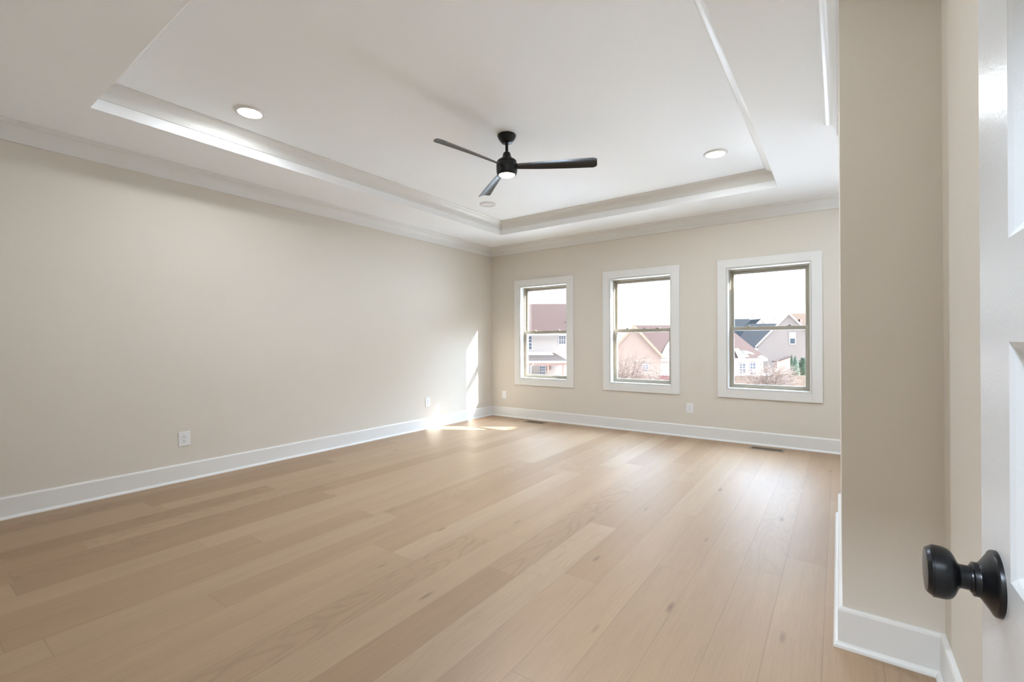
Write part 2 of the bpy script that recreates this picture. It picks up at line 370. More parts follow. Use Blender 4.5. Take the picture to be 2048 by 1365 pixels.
# ------------------------------------------------------------------ windows
def window(n, ab, label):
    a, b = ab; x0, x1 = a+CW, b-CW; z0, z1 = WZ0+CW, WZ1-CW
    root = empty('window_%d' % n, ((a+b)/2, YB, WZ0)); struct(root, label, 'window')
    ox, oy, oz = root.location
    class L(MB):
        def bx(s, X0, X1, Y0, Y1, Z0, Z1): return s.box(X0-ox, X1-ox, Y0-oy, Y1-oy, Z0-oz, Z1-oz)
    f = YB-.019
    m = L(); m.bx(a, x0, f, YB, WZ0, WZ1); m.bx(x1, b, f, YB, WZ0, WZ1); m.bx(x0, x1, f, YB, WZ0, z0); m.bx(x0, x1, f, YB, z1, WZ1)
    m.build('casing', TRIM, root, bevel=.0015)
    j = .016; j0, j1 = YB-.012, YB+.085
    m = L(); m.bx(x0+.003, x0+j, j0, j1, z0, z1); m.bx(x1-j, x1-.003, j0, j1, z0, z1)
    m.bx(x0+j, x1-j, j0, j1, z0+.003, z0+j); m.bx(x0+j, x1-j, j0, j1, z1-j, z1-.003)
    m.build('jamb', TRIM, root)
    fx0, fx1, fz0, fz1 = x0+.004, x1-.004, z0+.004, z1-.004; t = .026
    y0, y1 = YB+.085, YB+.185
    m = L(); m.bx(fx0, fx0+t, y0, y1, fz0, fz1); m.bx(fx1-t, fx1, y0, y1, fz0, fz1); m.bx(fx0+t, fx1-t, y0, y1, fz0, fz0+t); m.bx(fx0+t, fx1-t, y0, y1, fz1-t, fz1)
    m.build('frame', VINYL, root, bevel=.002)
    zm = 1.348
    def sash(nm, sy0, sy1, q0, q1, st, tr, br):
        sx0, sx1 = fx0+t-.006, fx1-t+.006
        m = L(); m.bx(sx0, sx0+st, sy0, sy1, q0, q1); m.bx(sx1-st, sx1, sy0, sy1, q0, q1); m.bx(sx0+st, sx1-st, sy0, sy1, q0, q0+br); m.bx(sx0+st, sx1-st, sy0, sy1, q1-tr, q1)
        s = m.build(nm, VINYL, root, bevel=.002)
        yc = (sy0+sy1)/2
        L().bx(sx0+st-.004, sx1-st+.004, yc-.003, yc+.003, q0+br-.004, q1-tr+.004).build('pane', GLASS, s)
        return s
    lo = sash('lower_sash', YB+.090, YB+.128, fz0+t-.010, zm+.024, .038, .046, .042)
    sash('upper_sash', YB+.130, YB+.166, zm-.022, fz1-t+.006, .036, .044, .034)
    xc = (a+b)/2
    for dx in (-.21, .21):
        m = L(); m.bx(xc+dx-.022, xc+dx+.022, YB+.094, YB+.122, zm+.024, zm+.030); m.bx(xc+dx-.008, xc+dx+.016, YB+.088, YB+.104, zm+.030, zm+.040)
        m.build('sash_lock', VINYL, lo, bevel=.002)
    return root
window(1, WINS[0], 'white cased window nearest the left corner, big two storey house outside')
window(2, WINS[1], 'middle white cased window, tan gable outside')
window(3, WINS[2], 'right-hand white cased window, fence and grey gable outside')

# ------------------------------------------------------------------ door
droot = empty('door_1', (.1575, .003, 0)); struct(droot, 'white panelled door standing open at the right edge, black knob', 'door')
dx, dy = .1575, .003
DF, DB, DY0, DY1 = .140, .175, .005, .781
ZS = [.012, .20, .57, .94, 1.31, 1.68, 2.035]
m = MB()
def dbox(x0, x1, y0, y1, z0, z1): m.box(x0-dx, x1-dx, y0-dy, y1-dy, z0, z1)
st = .114
dbox(DF, DB, DY0, DY0+st, .012, 2.035); dbox(DF, DB, DY1-st, DY1, .012, 2.035)
pan = [(.20, .46), (.57, .83), (.955, 1.198), (1.303, 1.57), (1.68, 1.93)]
zz = .012
for p0, p1 in pan+[(2.035, 0)]:
    dbox(DF, DB, DY0+st, DY1-st, zz, p0 if p0 != 2.035 else 2.035); zz = p1
m.build('leaf', DOORP, droot)
for p0, p1 in pan:
    m = MB(); ya, yb = DY0+st, DY1-st
    # sticking bevel (each face), fillet and raised field
    for sx, s in ((DF, 1), (DB, -1)):
        rings = []
        for inset, dep in ((0, 0), (.006, .003), (.016, .010), (.020, .012), (.034, .012), (.038, .0105), (.060, .004)):
            x = sx+s*dep-dx
            rings.append([(x, ya+inset-dy, p0+inset), (x, yb-inset-dy, p0+inset), (x, yb-inset-dy, p1-inset), (x, ya+inset-dy, p1-inset)])
        vr = [[m.bm.verts.new(p) for p in r] for r in rings]
        for r1, r2 in zip(vr, vr[1:]):
            for i in range(4): m.bm.faces.new((r1[i], r1[(i+1) % 4], r2[(i+1) % 4], r2[i]))
        m.bm.faces.new(vr[-1])
    m.build('panel', DOORP, droot)
KY, KZ = .712, .934
Kf = Matrix.Translation((DF-dx, KY-dy, KZ)) @ Matrix.Rotation(R(-90), 4, 'Y')
Kb = Matrix.Translation((DB-dx, KY-dy, KZ)) @ Matrix.Rotation(R(90), 4, 'Y')
rose = [(0, -.002), (.0345, -.002), (.0345, .0030), (.0341, .0042), (.0332, .0052), (.0318, .0058), (.0300, .0068), (.0190, .0142), (.0182, .0150), (.0180, .0160), (.0180, .0196), (.0176, .0201), (.0152, .0203), (.0148, .0208), (.0146, .0220), (0, .0220)]
knob = [(0, .020), (.0128, .020), (.0128, .0298), (.0133, .0310), (.0147, .0320), (.0170, .0331), (.0218, .0352), (.0250, .0373), (.0271, .0400), (.0281, .0432), (.0284, .0462), (.0284, .0538), (.0268, .0541), (.0268, .0553), (.0243, .0588), (.0236, .0592), (.0230, .0593), (.0010, .0593), (.0008, .0582), (0, .0582)]
for Kx in (Kf, Kb):
    k = MB().lathe(knob, 72, Kx).build('door_knob', BLACK, droot, smooth=True, sharp=28)
    MB().lathe(rose, 72, Kx).build('rose', BLACK, k, smooth=True, sharp=28)
for hz in (.2, 1.02, 1.84):
    mm = Matrix.Translation((DF-dx-.004, DY0-dy+.002, hz)); MB().lathe([(0, -.045), (.006, -.045), (.006, .045), (0, .045)], 16, mm).build('hinge', BLACK, droot, smooth=True)

# ------------------------------------------------------------------ ceiling fan
FX, FY = -2.228, 3.054
fan = empty('ceiling_fan', (FX, FY, ZT)); tag(fan, 'black three-blade ceiling fan with a lit round lamp hanging from the tray', 'ceiling fan')
def fz(p): return [(r, z-ZT) for r, z in p]
MB().lathe(fz([(0, 2.915), (.074, 2.915), (.077, 2.911), (.077, 2.905), (.074, 2.896), (.066, 2.880), (.054, 2.862), (.042, 2.850), (.034, 2.846), (.022, 2.846), (0, 2.846)]), 64).build('canopy', BLACK, fan, smooth=True)
MB().lathe(fz([(0, 2.85), (.0125, 2.85), (.0125, 2.75), (0, 2.75)]), 32).build('downrod', BLACK, fan, smooth=True)
MB().lathe(fz([(0, 2.772), (.022, 2.772), (.028, 2.768), (.031, 2.758), (.037, 2.738), (.046, 2.722), (.062, 2.712), (.075, 2.704), (.082, 2.696), (.084, 2.688), (.084, 2.681), (.079, 2.678), (0, 2.678)]), 64).build('motor_cap', BLACK, fan, smooth=True)
MB().lathe(fz([(0, 2.6795), (.083, 2.6795), (.087, 2.674), (.088, 2.655), (.087, 2.625), (.084, 2.600), (.0795, 2.588), (.076, 2.584), (.0675, 2.582), (.0665, 2.588), (0, 2.588)]), 64).build('motor_housing', BLACK, fan, smooth=True)
MB().lathe(fz([(.0660, 2.5895), (.0655, 2.583), (.060, 2.5795), (.045, 2.577), (.022, 2.576), (0, 2.5757)]), 48).build('lamp_lens', FLENS, fan, smooth=True)
light('fan_lamp', fan, (0, 0, 2.5745-ZT), FAN_W, (.90, 1.09, 1.36), .105)
def blade_mesh():
    m = MB(); NT, NS = 30, 12; r_in, r_out, th = .070, .735, .0035
    grid = {}
    for side in (0, 1):
        for i in range(NT+1):
            t = i/NT; r = r_in+(r_out-r_in)*t
            ch = .060+.070*(t**.75)
            if t > .965: ch *= 1-.5*((t-.965)/.035)**3*.35
            pit = R(20-6*t); zc = 2.652-.022*t
            for j in range(NS+1):
                s = j/NS*2-1                                        # +1 counter-clockwise side
                y = s*ch/2; cam_ = -.015*(.5+t*.5)*(1-s*s)           # cupped underside
                yy = y*math.cos(pit); z = zc-y*math.sin(pit)-cam_+(.0 if side == 0 else -th*(1-s**4*.7))
                rr_ = r-.010*(1-math.sqrt(max(0, 1-(abs(s)**8))))*(t > .9)
                grid[side, i, j] = m.bm.verts.new((rr_, yy+.006*math.sin(t*math.pi), z-ZT))
    for i in range(NT):
        for j in range(NS):
            m.bm.faces.new([grid[0, i, j], grid[0, i+1, j], grid[0, i+1, j+1], grid[0, i, j+1]])
            m.bm.faces.new([grid[1, i, j], grid[1, i, j+1], grid[1, i+1, j+1], grid[1, i+1, j]])
        for j in (0, NS): m.bm.faces.new([grid[0, i, j], grid[0, i+1, j], grid[1, i+1, j], grid[1, i, j]])
    for j in range(NS):
        for i in (0, NT): m.bm.faces.new([grid[0, i, j], grid[0, i, j+1], grid[1, i, j+1], grid[1, i, j]])
    return m
b0 = blade_mesh().build('blade', BLADE, fan, smooth=True); b0.rotation_euler = (0, 0, R(24))
for a in (144, 264):
    b = b0.copy(); COL.objects.link(b); b.parent = fan; b.rotation_euler = (0, 0, R(a))

# ------------------------------------------------------------------ recessed lights
def can(x, y, on, label):
    root = empty('recessed_light', (x, y, ZT)); tag(root, label, 'recessed light', 'round recessed lights in the ceiling tray')
    MB().lathe([(.102, 0), (.102, -.004), (.098, -.010), (.090, -.013), (.080, -.012), (.078, -.006), (.078, 0)], 64).build('trim_ring', CANW, root, smooth=True)
    MB().lathe([(.0785, -.0065), (.05, -.0075), (0, -.008)], 48).build('lens', LENS if on else PLATE, root, smooth=True)
    if on: light('can_lamp', root, (0, 0, -.016), CAN_W, (.97, 1.05, 1.10), .14)
    return root
can(-3.54, 1.625, True, 'glowing round recessed light near the left side of the tray')
can(-.905, 4.475, True, 'glowing round recessed light near the right window corner of the tray')
can(-.905, 1.625, True, 'round recessed light near the right side of the tray, close to the doorway')
can(-3.535, 4.44, False, 'unlit round white recessed light near the far left corner of the tray, below the fan')

# unseen hall lamp behind the doorway, added to brighten the room
h = empty('hall_fill_lamp', (-.3, -1.0, ZC)); tag(h, 'unseen fill lamp added on the hall ceiling behind the doorway', 'added fill lamp')
MB().lathe([(.15, 0), (.15, -.02), (.145, -.025), (0, -.025)], 48).build('fill_base', CANW, h, smooth=True)
MB().lathe([(.14, -.025), (.13, -.05), (.08, -.068), (0, -.075)], 48).build('fill_shade', LENS, h, smooth=True)
light('hall_fill', h, (0, 0, -.085), HALL_FILL_W, (.90, 1.08, 1.32), .25)

# unseen pendant added in the recess as fill for the ceiling and left wall
h = empty('recess_fill_lamp', (1.45, 4.9, ZC)); tag(h, 'unseen fill lamp added in the recess behind the wall end', 'pendant lamp')
MB().lathe([(.06, 0), (.06, -.02), (.02, -.03), (0, -.03)], 32).build('canopy', CANW, h, smooth=True)
MB().lathe([(.006, -.02), (.006, -.42)], 12).build('cord', CANW, h, smooth=True)
MB().lathe([(.03, -.40), (.035, -.43), (0, -.43)], 24).build('socket_cap', CANW, h, smooth=True)
pl = bpy.data.lights.new('recess_fill', 'POINT'); pl.energy = RECESS_FILL_W; pl.color = (.90, 1.08, 1.32); pl.shadow_soft_size = .12
po = bpy.data.objects.new('recess_fill', pl); COL.objects.link(po); po.parent = h; po.location = (0, 0, -.68)

# ------------------------------------------------------------------ wall plates (front faces local -y)
def plate(loc, rz, label, sockets=True):
    root = empty('wall_outlet', loc, rz); tag(root, label, 'wall outlet', 'white wall plates low on the walls')
    o = MB().box(-.044, .044, -.006, 0, -.062, .062).build('cover_plate', PLATE, root, bevel=.003)
    if sockets:
        for s in (-1, 1):
            zc = s*.0195; m = MB(); n = 20
            ring = []
            for k in range(n):
                a = 2*math.pi*k/n; x = max(-.0145, min(.0145, .0172*math.cos(a))); ring.append((x, zc+.0145*math.sin(a)))
            m.poly([(x, -.0055, z) for x, z in ring], [(x, -.0085, z) for x, z in ring])
            f = m.build('socket', PLATE, root)
            m = MB(); m.box(-.0075, -.0050, -.0089, -.0084, zc+.000, zc+.0085); m.box(.0050, .0072, -.0089, -.0084, zc+.001, zc+.0078); m.box(-.0025, .0025, -.0089, -.0084, zc-.0095, zc-.0050)
            m.build('socket_slots', SLOT, f)
        MB().lathe([(0, -.006), (.003, -.006), (.003, -.0072), (0, -.0072)], 16, Matrix.Rotation(R(90), 4, 'X') @ Matrix.Scale(-1, 4, (0, 0, 1))).build('screw', PLATE, root)
    else:
        for z in (-.042, .042):
            MB().lathe([(0, .0055), (.003, .0055), (.003, .0068), (0, .0068)], 16, Matrix.Translation((0, 0, z)) @ Matrix.Rotation(R(90), 4, 'X')).build('screw', PLATE, root)
        MB().lathe([(0, .0055), (.0055, .0055), (.0055, .010), (.004, .012), (0, .012)], 20, Matrix.Rotation(R(90), 4, 'X')).build('cable_jack', PLATE, root)
    return root
plate((XL, 1.584, .366), R(90), 'white double socket on the left wall, closest to the viewer')
plate((XL, 4.497, .366), R(90), 'white double socket on the left wall beside the sunlit patch')
plate((-1.515, YB, .364), 0, 'white double socket on the back wall, between the middle and right windows')
plate((-4.405, YB, .350), 0, 'white wall plate on the back wall, below left of the corner window', False)

# ------------------------------------------------------------------ floor registers
def register(x, y, label):
    root = empty('floor_vent', (x, y, 0)); tag(root, label, 'floor vent', 'metal floor registers under the windows')
    hx, hy = .17, .072; m = MB()
    m.box(-hx, hx, -hy, -hy+.022, 0, .004); m.box(-hx, hx, hy-.022, hy, 0, .004); m.box(-hx, -hx+.022, -hy+.022, hy-.022, 0, .004); m.box(hx-.022, hx, -hy+.022, hy-.022, 0, .004)
    m.build('vent_frame', BRONZE, root, bevel=.0015)
    MB().box(-hx+.02, hx-.02, -hy+.02, hy-.02, 0, .0008).build('duct_opening', DUCT, root)
    n = 21
    m = MB(); m.box(-hx+.022, hx-.022, -.0025, .0025, .0012, .0036)
    for k in range(n):
        xx = -hx+.022+(k+.5)*(2*hx-.044)/n
        m.poly([(xx-.0045, -hy+.02, .0012), (xx-.0020, -hy+.02, .0012), (xx-.0020, hy-.02, .0012), (xx-.0045, hy-.02, .0012)],
               [(xx-.0012, -hy+.02, .0036), (xx+.0013, -hy+.02, .0036), (xx+.0013, hy-.02, .0036), (xx-.0012, hy-.02, .0036)])
    m.build('louvres', BRONZE, root)
    return root
register(-.653, 5.752, 'bronze floor register under the right-hand window')
register(-3.69, 5.742, 'dark floor register under the corner window')

# ------------------------------------------------------------------ outside
GZ = -3.1; YAW = CAM_YAW
def W(u, d, z=GZ):                                                  # yard coordinates: u to the right, d away, turned with the street
    return (u*math.cos(YAW)-d*math.sin(YAW), u*math.sin(YAW)+d*math.cos(YAW), z)
g = MB().box(-600, 600, -600, 600, GZ-.5, GZ).build('ground', GROUND); struct(g, 'winter lawn with snow patches outside', 'ground')
m = MB(); m.box(1.05, 4.0, WY1+.03, 12, GZ, 3.05); m.poly([(.95, WY1+.03, 3.05), (4.2, WY1+.03, 3.05), (4.2, 12.1, 3.05), (.95, 12.1, 3.05)], [(.95, WY1+.03, 3.22), (4.2, WY1+.03, 3.22), (4.2, 12.1, 3.22), (.95, 12.1, 3.22)])
struct(m.build('wall_shading_wing', SIDE_CREAM), 'unseen wing beyond the right window, added to block part of the sun', 'wall')  # unseen wing, added and sized so its shade cuts off the indoor sun patches

class HB(MB):
    pass
def hroot(name, u, d, label, cat='house', group=None):
    o = empty(name, W(u, d), YAW); tag(o, label, cat, group); o['_u'] = u; o['_d'] = d; return o
def off(root): return Vector((root['_u'], root['_d'], GZ))
def L3(root, pts): o = off(root); return [tuple(Vector(p)-o) for p in pts]
def hbox(m, root, u0, u1, d0, d1, z0, z1):
    o = off(root); m.box(u0-o.x, u1-o.x, d0-o.y, d1-o.y, z0-o.z, z1-o.z); return m
def hslab(m, root, pts, n, t): m.slab(L3(root, pts), n, t); return m
def hwin(root, u0, u1, z0, z1, d, cols, rows, pane=None, sill=.07):
    """casement seen from the front (facing -d): white frame with bars, glass behind"""
    m = MB(); f = sill; y0, y1 = d-.05, d+.02
    hbox(m, root, u0-f, u0, y0, y1, z0-f, z1+f); hbox(m, root, u1, u1+f, y0, y1, z0-f, z1+f); hbox(m, root, u0, u1, y0, y1, z0-f, z0); hbox(m, root, u0, u1, y0, y1, z1, z1+f)
    zm = (z0+z1)/2; hbox(m, root, u0, u1, y0, y1, zm-.035, zm+.035)
    for k in range(1, cols): x = u0+(u1-u0)*k/cols; hbox(m, root, x-.02, x+.02, y0+.01, y1, z0, z1)
    for k in range(1, rows):
        if k*2 == rows: continue
        z = z0+(z1-z0)*k/rows; hbox(m, root, u0, u1, y0+.01, y1, z-.02, z+.02)
    fr = m.build('window', EXT_WHITE, root)
    hbox(MB(), root, u0, u1, d-.02, d+.01, z0, z1).build('pane', pane or PANE_EXT, fr)
def gable_wing(root, u0, u1, d0, d1, ze, zr, wall, roof, trim, over=.25, zb=GZ, turn=0):
    uc = (u0+u1)/2; ct, st_ = math.cos(R(turn)), math.sin(R(turn))
    def L3(root, pts):
        o = off(root); return [(uc+(x-uc)*ct-(y-d0)*st_-o.x, d0+(x-uc)*st_+(y-d0)*ct-o.y, z-o.z) for x, y, z in pts]
    m = MB(); m.poly(L3(root, [(u0, d0, zb), (u1, d0, zb), (u1, d0, ze), (uc, d0, zr), (u0, d0, ze)]), L3(root, [(u0, d1, zb), (u1, d1, zb), (u1, d1, ze), (uc, d1, zr), (u0, d1, ze)]))
    m.build('gable_wall', wall, root)
    sl = (zr-ze)/(uc-u0)
    for s, e in ((-1, u0), (1, u1)):
        ex, ez = e+s*over, ze-sl*over
        m = MB(); t = .16
        m.poly(L3(root, [(uc, d0-over, zr), (ex, d0-over, ez), (ex, d0-over, ez+t), (uc, d0-over, zr+t*1.3)]), L3(root, [(uc, d1, zr), (ex, d1, ez), (ex, d1, ez+t), (uc, d1, zr+t*1.3)]))
        rf = m.build('roof', roof, root)
        m = MB(); y0 = d0-over-.03
        m.poly(L3(root, [(uc, y0, zr-.10), (ex, y0, ez-.10), (ex, y0, ez+t+.03), (uc, y0, zr+t*1.3+.03)]), L3(root, [(uc, y0+.04, zr-.10), (ex, y0+.04, ez-.10), (ex, y0+.04, ez+t+.03), (uc, y0+.04, zr+t*1.3+.03)]))
        m.build('rake_board', trim, rf)
def hip_roof(root, eu0, eu1, ed0, ed1, ru0, ru1, rd, ze, zr, roof, trim, name='roof'):
    m = MB(); P = L3(root, [(eu0, ed0, ze), (eu1, ed0, ze), (eu1, ed1, ze), (eu0, ed1, ze), (ru0, rd, zr), (ru1, rd, zr)])
    v = [m.bm.verts.new(p) for p in P]
    for f in ((0, 1, 5, 4), (1, 2, 5), (2, 3, 4, 5), (3, 0, 4), (3, 2, 1, 0)): m.bm.faces.new([v[i] for i in f])
    r = m.build(name, roof, root)
    m = MB(); hbox(m, root, eu0-.02, eu1+.02, ed0-.05, ed0+.05, ze-.22, ze+.02); hbox(m, root, eu1-.08, eu1+.02, ed0, ed1, ze-.22, ze+.02); hbox(m, root, eu0-.02, eu0+.08, ed0, ed1, ze-.22, ze+.02)
    m.build('fascia', trim, r)
    return r

# A: two-storey house with porch (corner window)
A = hroot('house', 0, 40, 'big pale two storey house with brown roof and porch, outside the corner window')
hbox(MB(), A, -9, 5.6, 40, 52, GZ, 1.95).build('wall', SIDE_WHITE, A)
m = MB(); o = off(A)
m.poly(L3(A, [(-9.4, 39.4, 1.98), (-9.4, 46, 5.02), (-9.4, 52.6, 1.98), (-9.4, 52.6, 1.8), (-9.4, 39.4, 1.8)]), L3(A, [(6.0, 39.4, 1.98), (6.0, 46, 5.02), (6.0, 52.6, 1.98), (6.0, 52.6, 1.8), (6.0, 39.4, 1.8)]))
rf = m.build('roof', ROOF_BROWN, A)
hbox(MB(), A, -9.4, 6.0, 39.3, 39.4, 1.78, 2.0).build('gutter', EXT_WHITE, rf)
m = MB(); hbox(m, A, 4.98, 5.25, 41.5, 41.8, 2.75, 3.15); m.build('roof_vent', EXT_WHITE, rf)
hwin(A, .95, 1.72, .56, 1.70, 40, 3, 4); hwin(A, 4.12, 4.68, 1.04, 1.70, 40, 3, 4)
m = MB()
m.poly(L3(A, [(-3, 40, .10), (3.7, 40, .10), (4.62, 37.4, -.45), (-3, 37.4, -.45)]), L3(A, [(-3, 40, .22), (3.7, 40, .22), (4.62, 37.4, -.36), (-3, 37.4, -.36)]))
m.poly(L3(A, [(3.7, 40, .10), (4.62, 40, -.45), (4.62, 37.4, -.45)]), L3(A, [(3.7, 40, .22), (4.62, 40, -.36), (4.62, 37.4, -.36)]))
pr = m.build('porch_roof', ROOF_GREY, A)
m = MB(); hbox(m, A, -3, 4.65, 37.34, 37.42, -.52, -.36); m.build('gutter', EXT_WHITE, pr)
m = MB(); m.tube(L3(A, [(1.75, 37.35, -.5), (1.72, 37.45, -.62), (1.55, 37.6, -.8), (1.5, 37.6, GZ)]), [.05]*4, 8); m.build('downspout', EXT_WHITE, pr)
hbox(MB(), A, -3, 4.5, 37.5, 37.7, -.72, -.50).build('porch_beam', EXT_BROWN, A)
for u in (.9, 2.95, 4.2): hbox(MB(), A, u-.07, u+.07, 37.52, 37.66, GZ, -.72).build('porch_post', EXT_BROWN, A)
hbox(MB(), A, -3, 4.6, 37.3, 40, GZ, GZ+.25).build('porch_deck', EXT_BROWN, A)
hwin(A, 2.42, 2.86, -1.85, -.92, 40, 3, 4); hwin(A, .9, 1.45, -1.95, -.92, 40, 3, 4)
hbox(MB(), A, 3.05, 3.38, 39.9, 39.98, -1.25, -.75).build('porch_panel', EXT_BROWN, A)
s = MB(); s.poly(L3(A, [(-3, 39.95, .215), (3.45, 39.95, .215), (3.6, 39.3, .085), (-3, 39.3, .085)]), L3(A, [(-3, 39.95, .34), (3.4, 39.95, .34), (3.5, 39.35, .16), (-3, 39.35, .16)]))
s.build('snow_patch', SNOW, pr)

# B: tan house with steep front gable (middle window), hipped body into the right window
B = hroot('house', 14, 42, 'tan gabled house with rosy roof, outside the middle window')
hbox(MB(), B, 13.2, 24.3, 44.2, 53.8, GZ, -.60).build('wall', SIDE_CREAM, B)
rB = hip_roof(B, 13.0, 24.57, 44, 54, 13.3, 22.9, 49, -.50, 2.92, ROOF_PINK, EXT_WHITE)
gable_wing(B, 8.95, 13.55, 42, 48.6, -.05, 2.55, SIDE_TAN, ROOF_PINK, EXT_TAN, turn=-16)
hwin(B, 11.92, 12.36, -1.75, -.90, 41.66, 3, 4, PANE_EXT)
for u in (13.9, 15.2): hbox(MB(), B, u-.08, u+.08, 47.9, 48.1, 2.2, 2.62).build('roof_vent', ROOF_SLATE, rB)
hwin(B, 22.0, 22.55, -1.95, -1.0, 44.2, 2, 4); hwin(B, 23.02, 23.52, -2.1, -.95, 44.2, 2, 4)
def roofz(d): return -.50+(d-44)*(3.42/5)
def snowpatch(root, parent, pts, th):
    up = [(u, d, roofz(d)+.01) for u, d in pts]
    m = MB(); m.poly(L3(root, up), L3(root, [(u, d, z+th) for u, d, z in up])); return m.build('snow_patch', SNOW, parent)
snowpatch(B, rB, [(14.35, 44.1), (15.6, 44.05), (17.6, 44.1), (18.2, 45.6), (17.8, 47.2), (16.5, 46.9), (15.5, 45.8)], .12)
snowpatch(B, rB, [(21.8, 44.05), (22.5, 44.05), (22.45, 44.7), (22.35, 45.2), (21.95, 45.1)], .16)
snowpatch(B, rB, [(23.0, 44.75), (23.55, 44.5), (23.6, 44.62), (23.1, 44.95)], .06)
snowpatch(B, rB, [(23.7, 44.1), (24.5, 44.05), (24.2, 44.35)], .06)
m = MB(); m.poly(L3(B, [(22.42, 44.2, -.35), (22.95, 44.2, -.35), (22.62, 44.2, .28)]), L3(B, [(22.42, 45.5, -.2), (22.95, 45.5, -.2), (22.62, 45.5, .28)])); m.build('dormer', PANE_PALE, rB)

# C: grey gable (right window)
Cc = hroot('house', 36, 60, 'grey house with a broad gable and white rakes, outside the right window')
gable_wing(Cc, 32.75, 40.05, 60, 71, .62, 4.75, SIDE_GREY, ROOF_TAN, EXT_WHITE, turn=-33)
m = MB(); m.poly(L3(Cc, [(40.2, 61.5, .6), (40.2, 66, 5.15), (40.2, 70.5, .6)]), L3(Cc, [(50, 61.5, .6), (50, 66, 5.15), (50, 70.5, .6)]))
rC = m.build('roof', ROOF_TAN, Cc)
hbox(MB(), Cc, 41.5, 49.8, 61.9, 70, GZ, .7).build('wall', SIDE_GREY, Cc)
cw = MB()                                                          # upper window, lying in the turned gable wall
def turnC(x, y, z): a = R(-33); return (36.4+(x-36.4)*math.cos(a)-(y-60)*math.sin(a)-36, 60+(x-36.4)*math.sin(a)+(y-60)*math.cos(a)-60, z-GZ)
def tbox(m, x0, x1, y0, y1, z0, z1): m.poly([turnC(x, y, z0) for x, y in ((x0, y0), (x1, y0), (x1, y1), (x0, y1))], [turnC(x, y, z1) for x, y in ((x0, y0), (x1, y0), (x1, y1), (x0, y1))])
for q in ((36.42, 36.52, .82, 2.32), (37.06, 37.16, .82, 2.32), (36.52, 37.06, .72, .84), (36.52, 37.06, 2.22, 2.34), (36.52, 37.06, 1.5, 1.6)): tbox(cw, q[0], q[1], 59.93, 60.02, q[2], q[3])
fr = cw.build('window', EXT_WHITE, Cc)
m = MB(); tbox(m, 36.5, 37.08, 59.97, 60.01, .82, 1.55); m.build('pane', PANE_EXT, fr)
m = MB(); tbox(m, 36.5, 37.08, 59.97, 60.01, 1.55, 2.25); m.build('blind', PANE_PALE, fr)
hbox(MB(), Cc, 40.75, 41.15, 64.6, 65.0, 3.7, 4.25).build('roof_vent', EXT_BROWN, rC); hbox(MB(), Cc, 41.0, 41.08, 62.96, 63.04, 1.9, 2.75).build('vent_pipe', ROOF_SLATE, rC)

# D: far dark-roofed house, E: slate roof between
D = hroot('house', 56, 110, 'white house with blue grey roof and a small gable, far behind the right window')
hbox(MB(), D, 51.8, 59.3, 109, 115, GZ, 3.3).build('wall', SIDE_WHITE, D)
hip_roof(D, 51.2, 58.4, 108, 116.4, 53.0, 58.4, 112.2, 3.3, 6.6, ROOF_BLUE, EXT_WHITE)
gable_wing(D, 57.3, 60.0, 107.6, 115, 4.98, 6.2, SIDE_CREAM, ROOF_BLUE, EXT_WHITE, .24, 3.2)
E_ = hroot('house', 46, 84, 'low house with dark slate roof, between the rosy roof and the grey gable')
hbox(MB(), E_, 42.1, 56, 83.7, 94, GZ, .3).build('wall', SIDE_CREAM, E_)
hip_roof(E_, 39.8, 57.3, 82.4, 95.2, 45.9, 52.5, 88.5, -.14, 4.55, ROOF_SLATE, EXT_WHITE)

# garden shed
S = hroot('garden_shed', 26.5, 45, 'small pale shed with brown roof edge behind the shrubs', 'shed')
m = MB(); m.poly(L3(S, [(26.1, 45, GZ), (27.4, 45, GZ), (27.4, 45, -.42), (26.1, 45, -.85)]), L3(S, [(26.1, 45.5, GZ), (27.4, 45.5, GZ), (27.4, 45.5, -.42), (26.1, 45.5, -.85)])); m.build('wall', SIDE_TAN, S)
m = MB(); m.poly(L3(S, [(25.9, 44.85, -.90), (27.5, 44.85, -.37), (27.5, 44.85, -.29), (25.9, 44.85, -.82)]), L3(S, [(25.9, 45.55, -.90), (27.5, 45.55, -.37), (27.5, 45.55, -.29), (25.9, 45.55, -.82)])); m.build('roof', ROOF_BROWN, S)

# fences
def fence(u0, u1, d, top, label, mt, n):
    root = hroot('garden_fence', u0, d, label, 'fence'); step = (u1-u0)/n; rnd = random.Random(int(u0*10))
    for k in range(n):
        m = MB(); a = u0+k*step+.06; b = a+step-.12; q = a
        while q < b-.05:
            wd = min(.145, b-q); jz = rnd.uniform(-.02, .02)
            hbox(m, root, q+.004, q+wd-.004, d-.01-rnd.random()*.008, d+.012, GZ+.05, top+jz); q += wd
        hbox(m, root, a, b, d+.012, d+.05, GZ+.4, GZ+.49); hbox(m, root, a, b, d+.012, d+.05, top-.35, top-.26)
        m.build('fence_panel', mt, root)
    for k in range(n+1):
        x = u0+k*step; hbox(MB(), root, x-.05, x+.05, d, d+.1, GZ, top-.02).build('fence_post', mt, root)
fence(7.2, 12.6, 34, -1.34, 'reddish brown board fence beyond the middle window', FENCE_RED, 3)
fence(15.2, 24.8, 33, -1.30, 'weathered tan board fence beyond the right window', FENCE_TAN, 4)

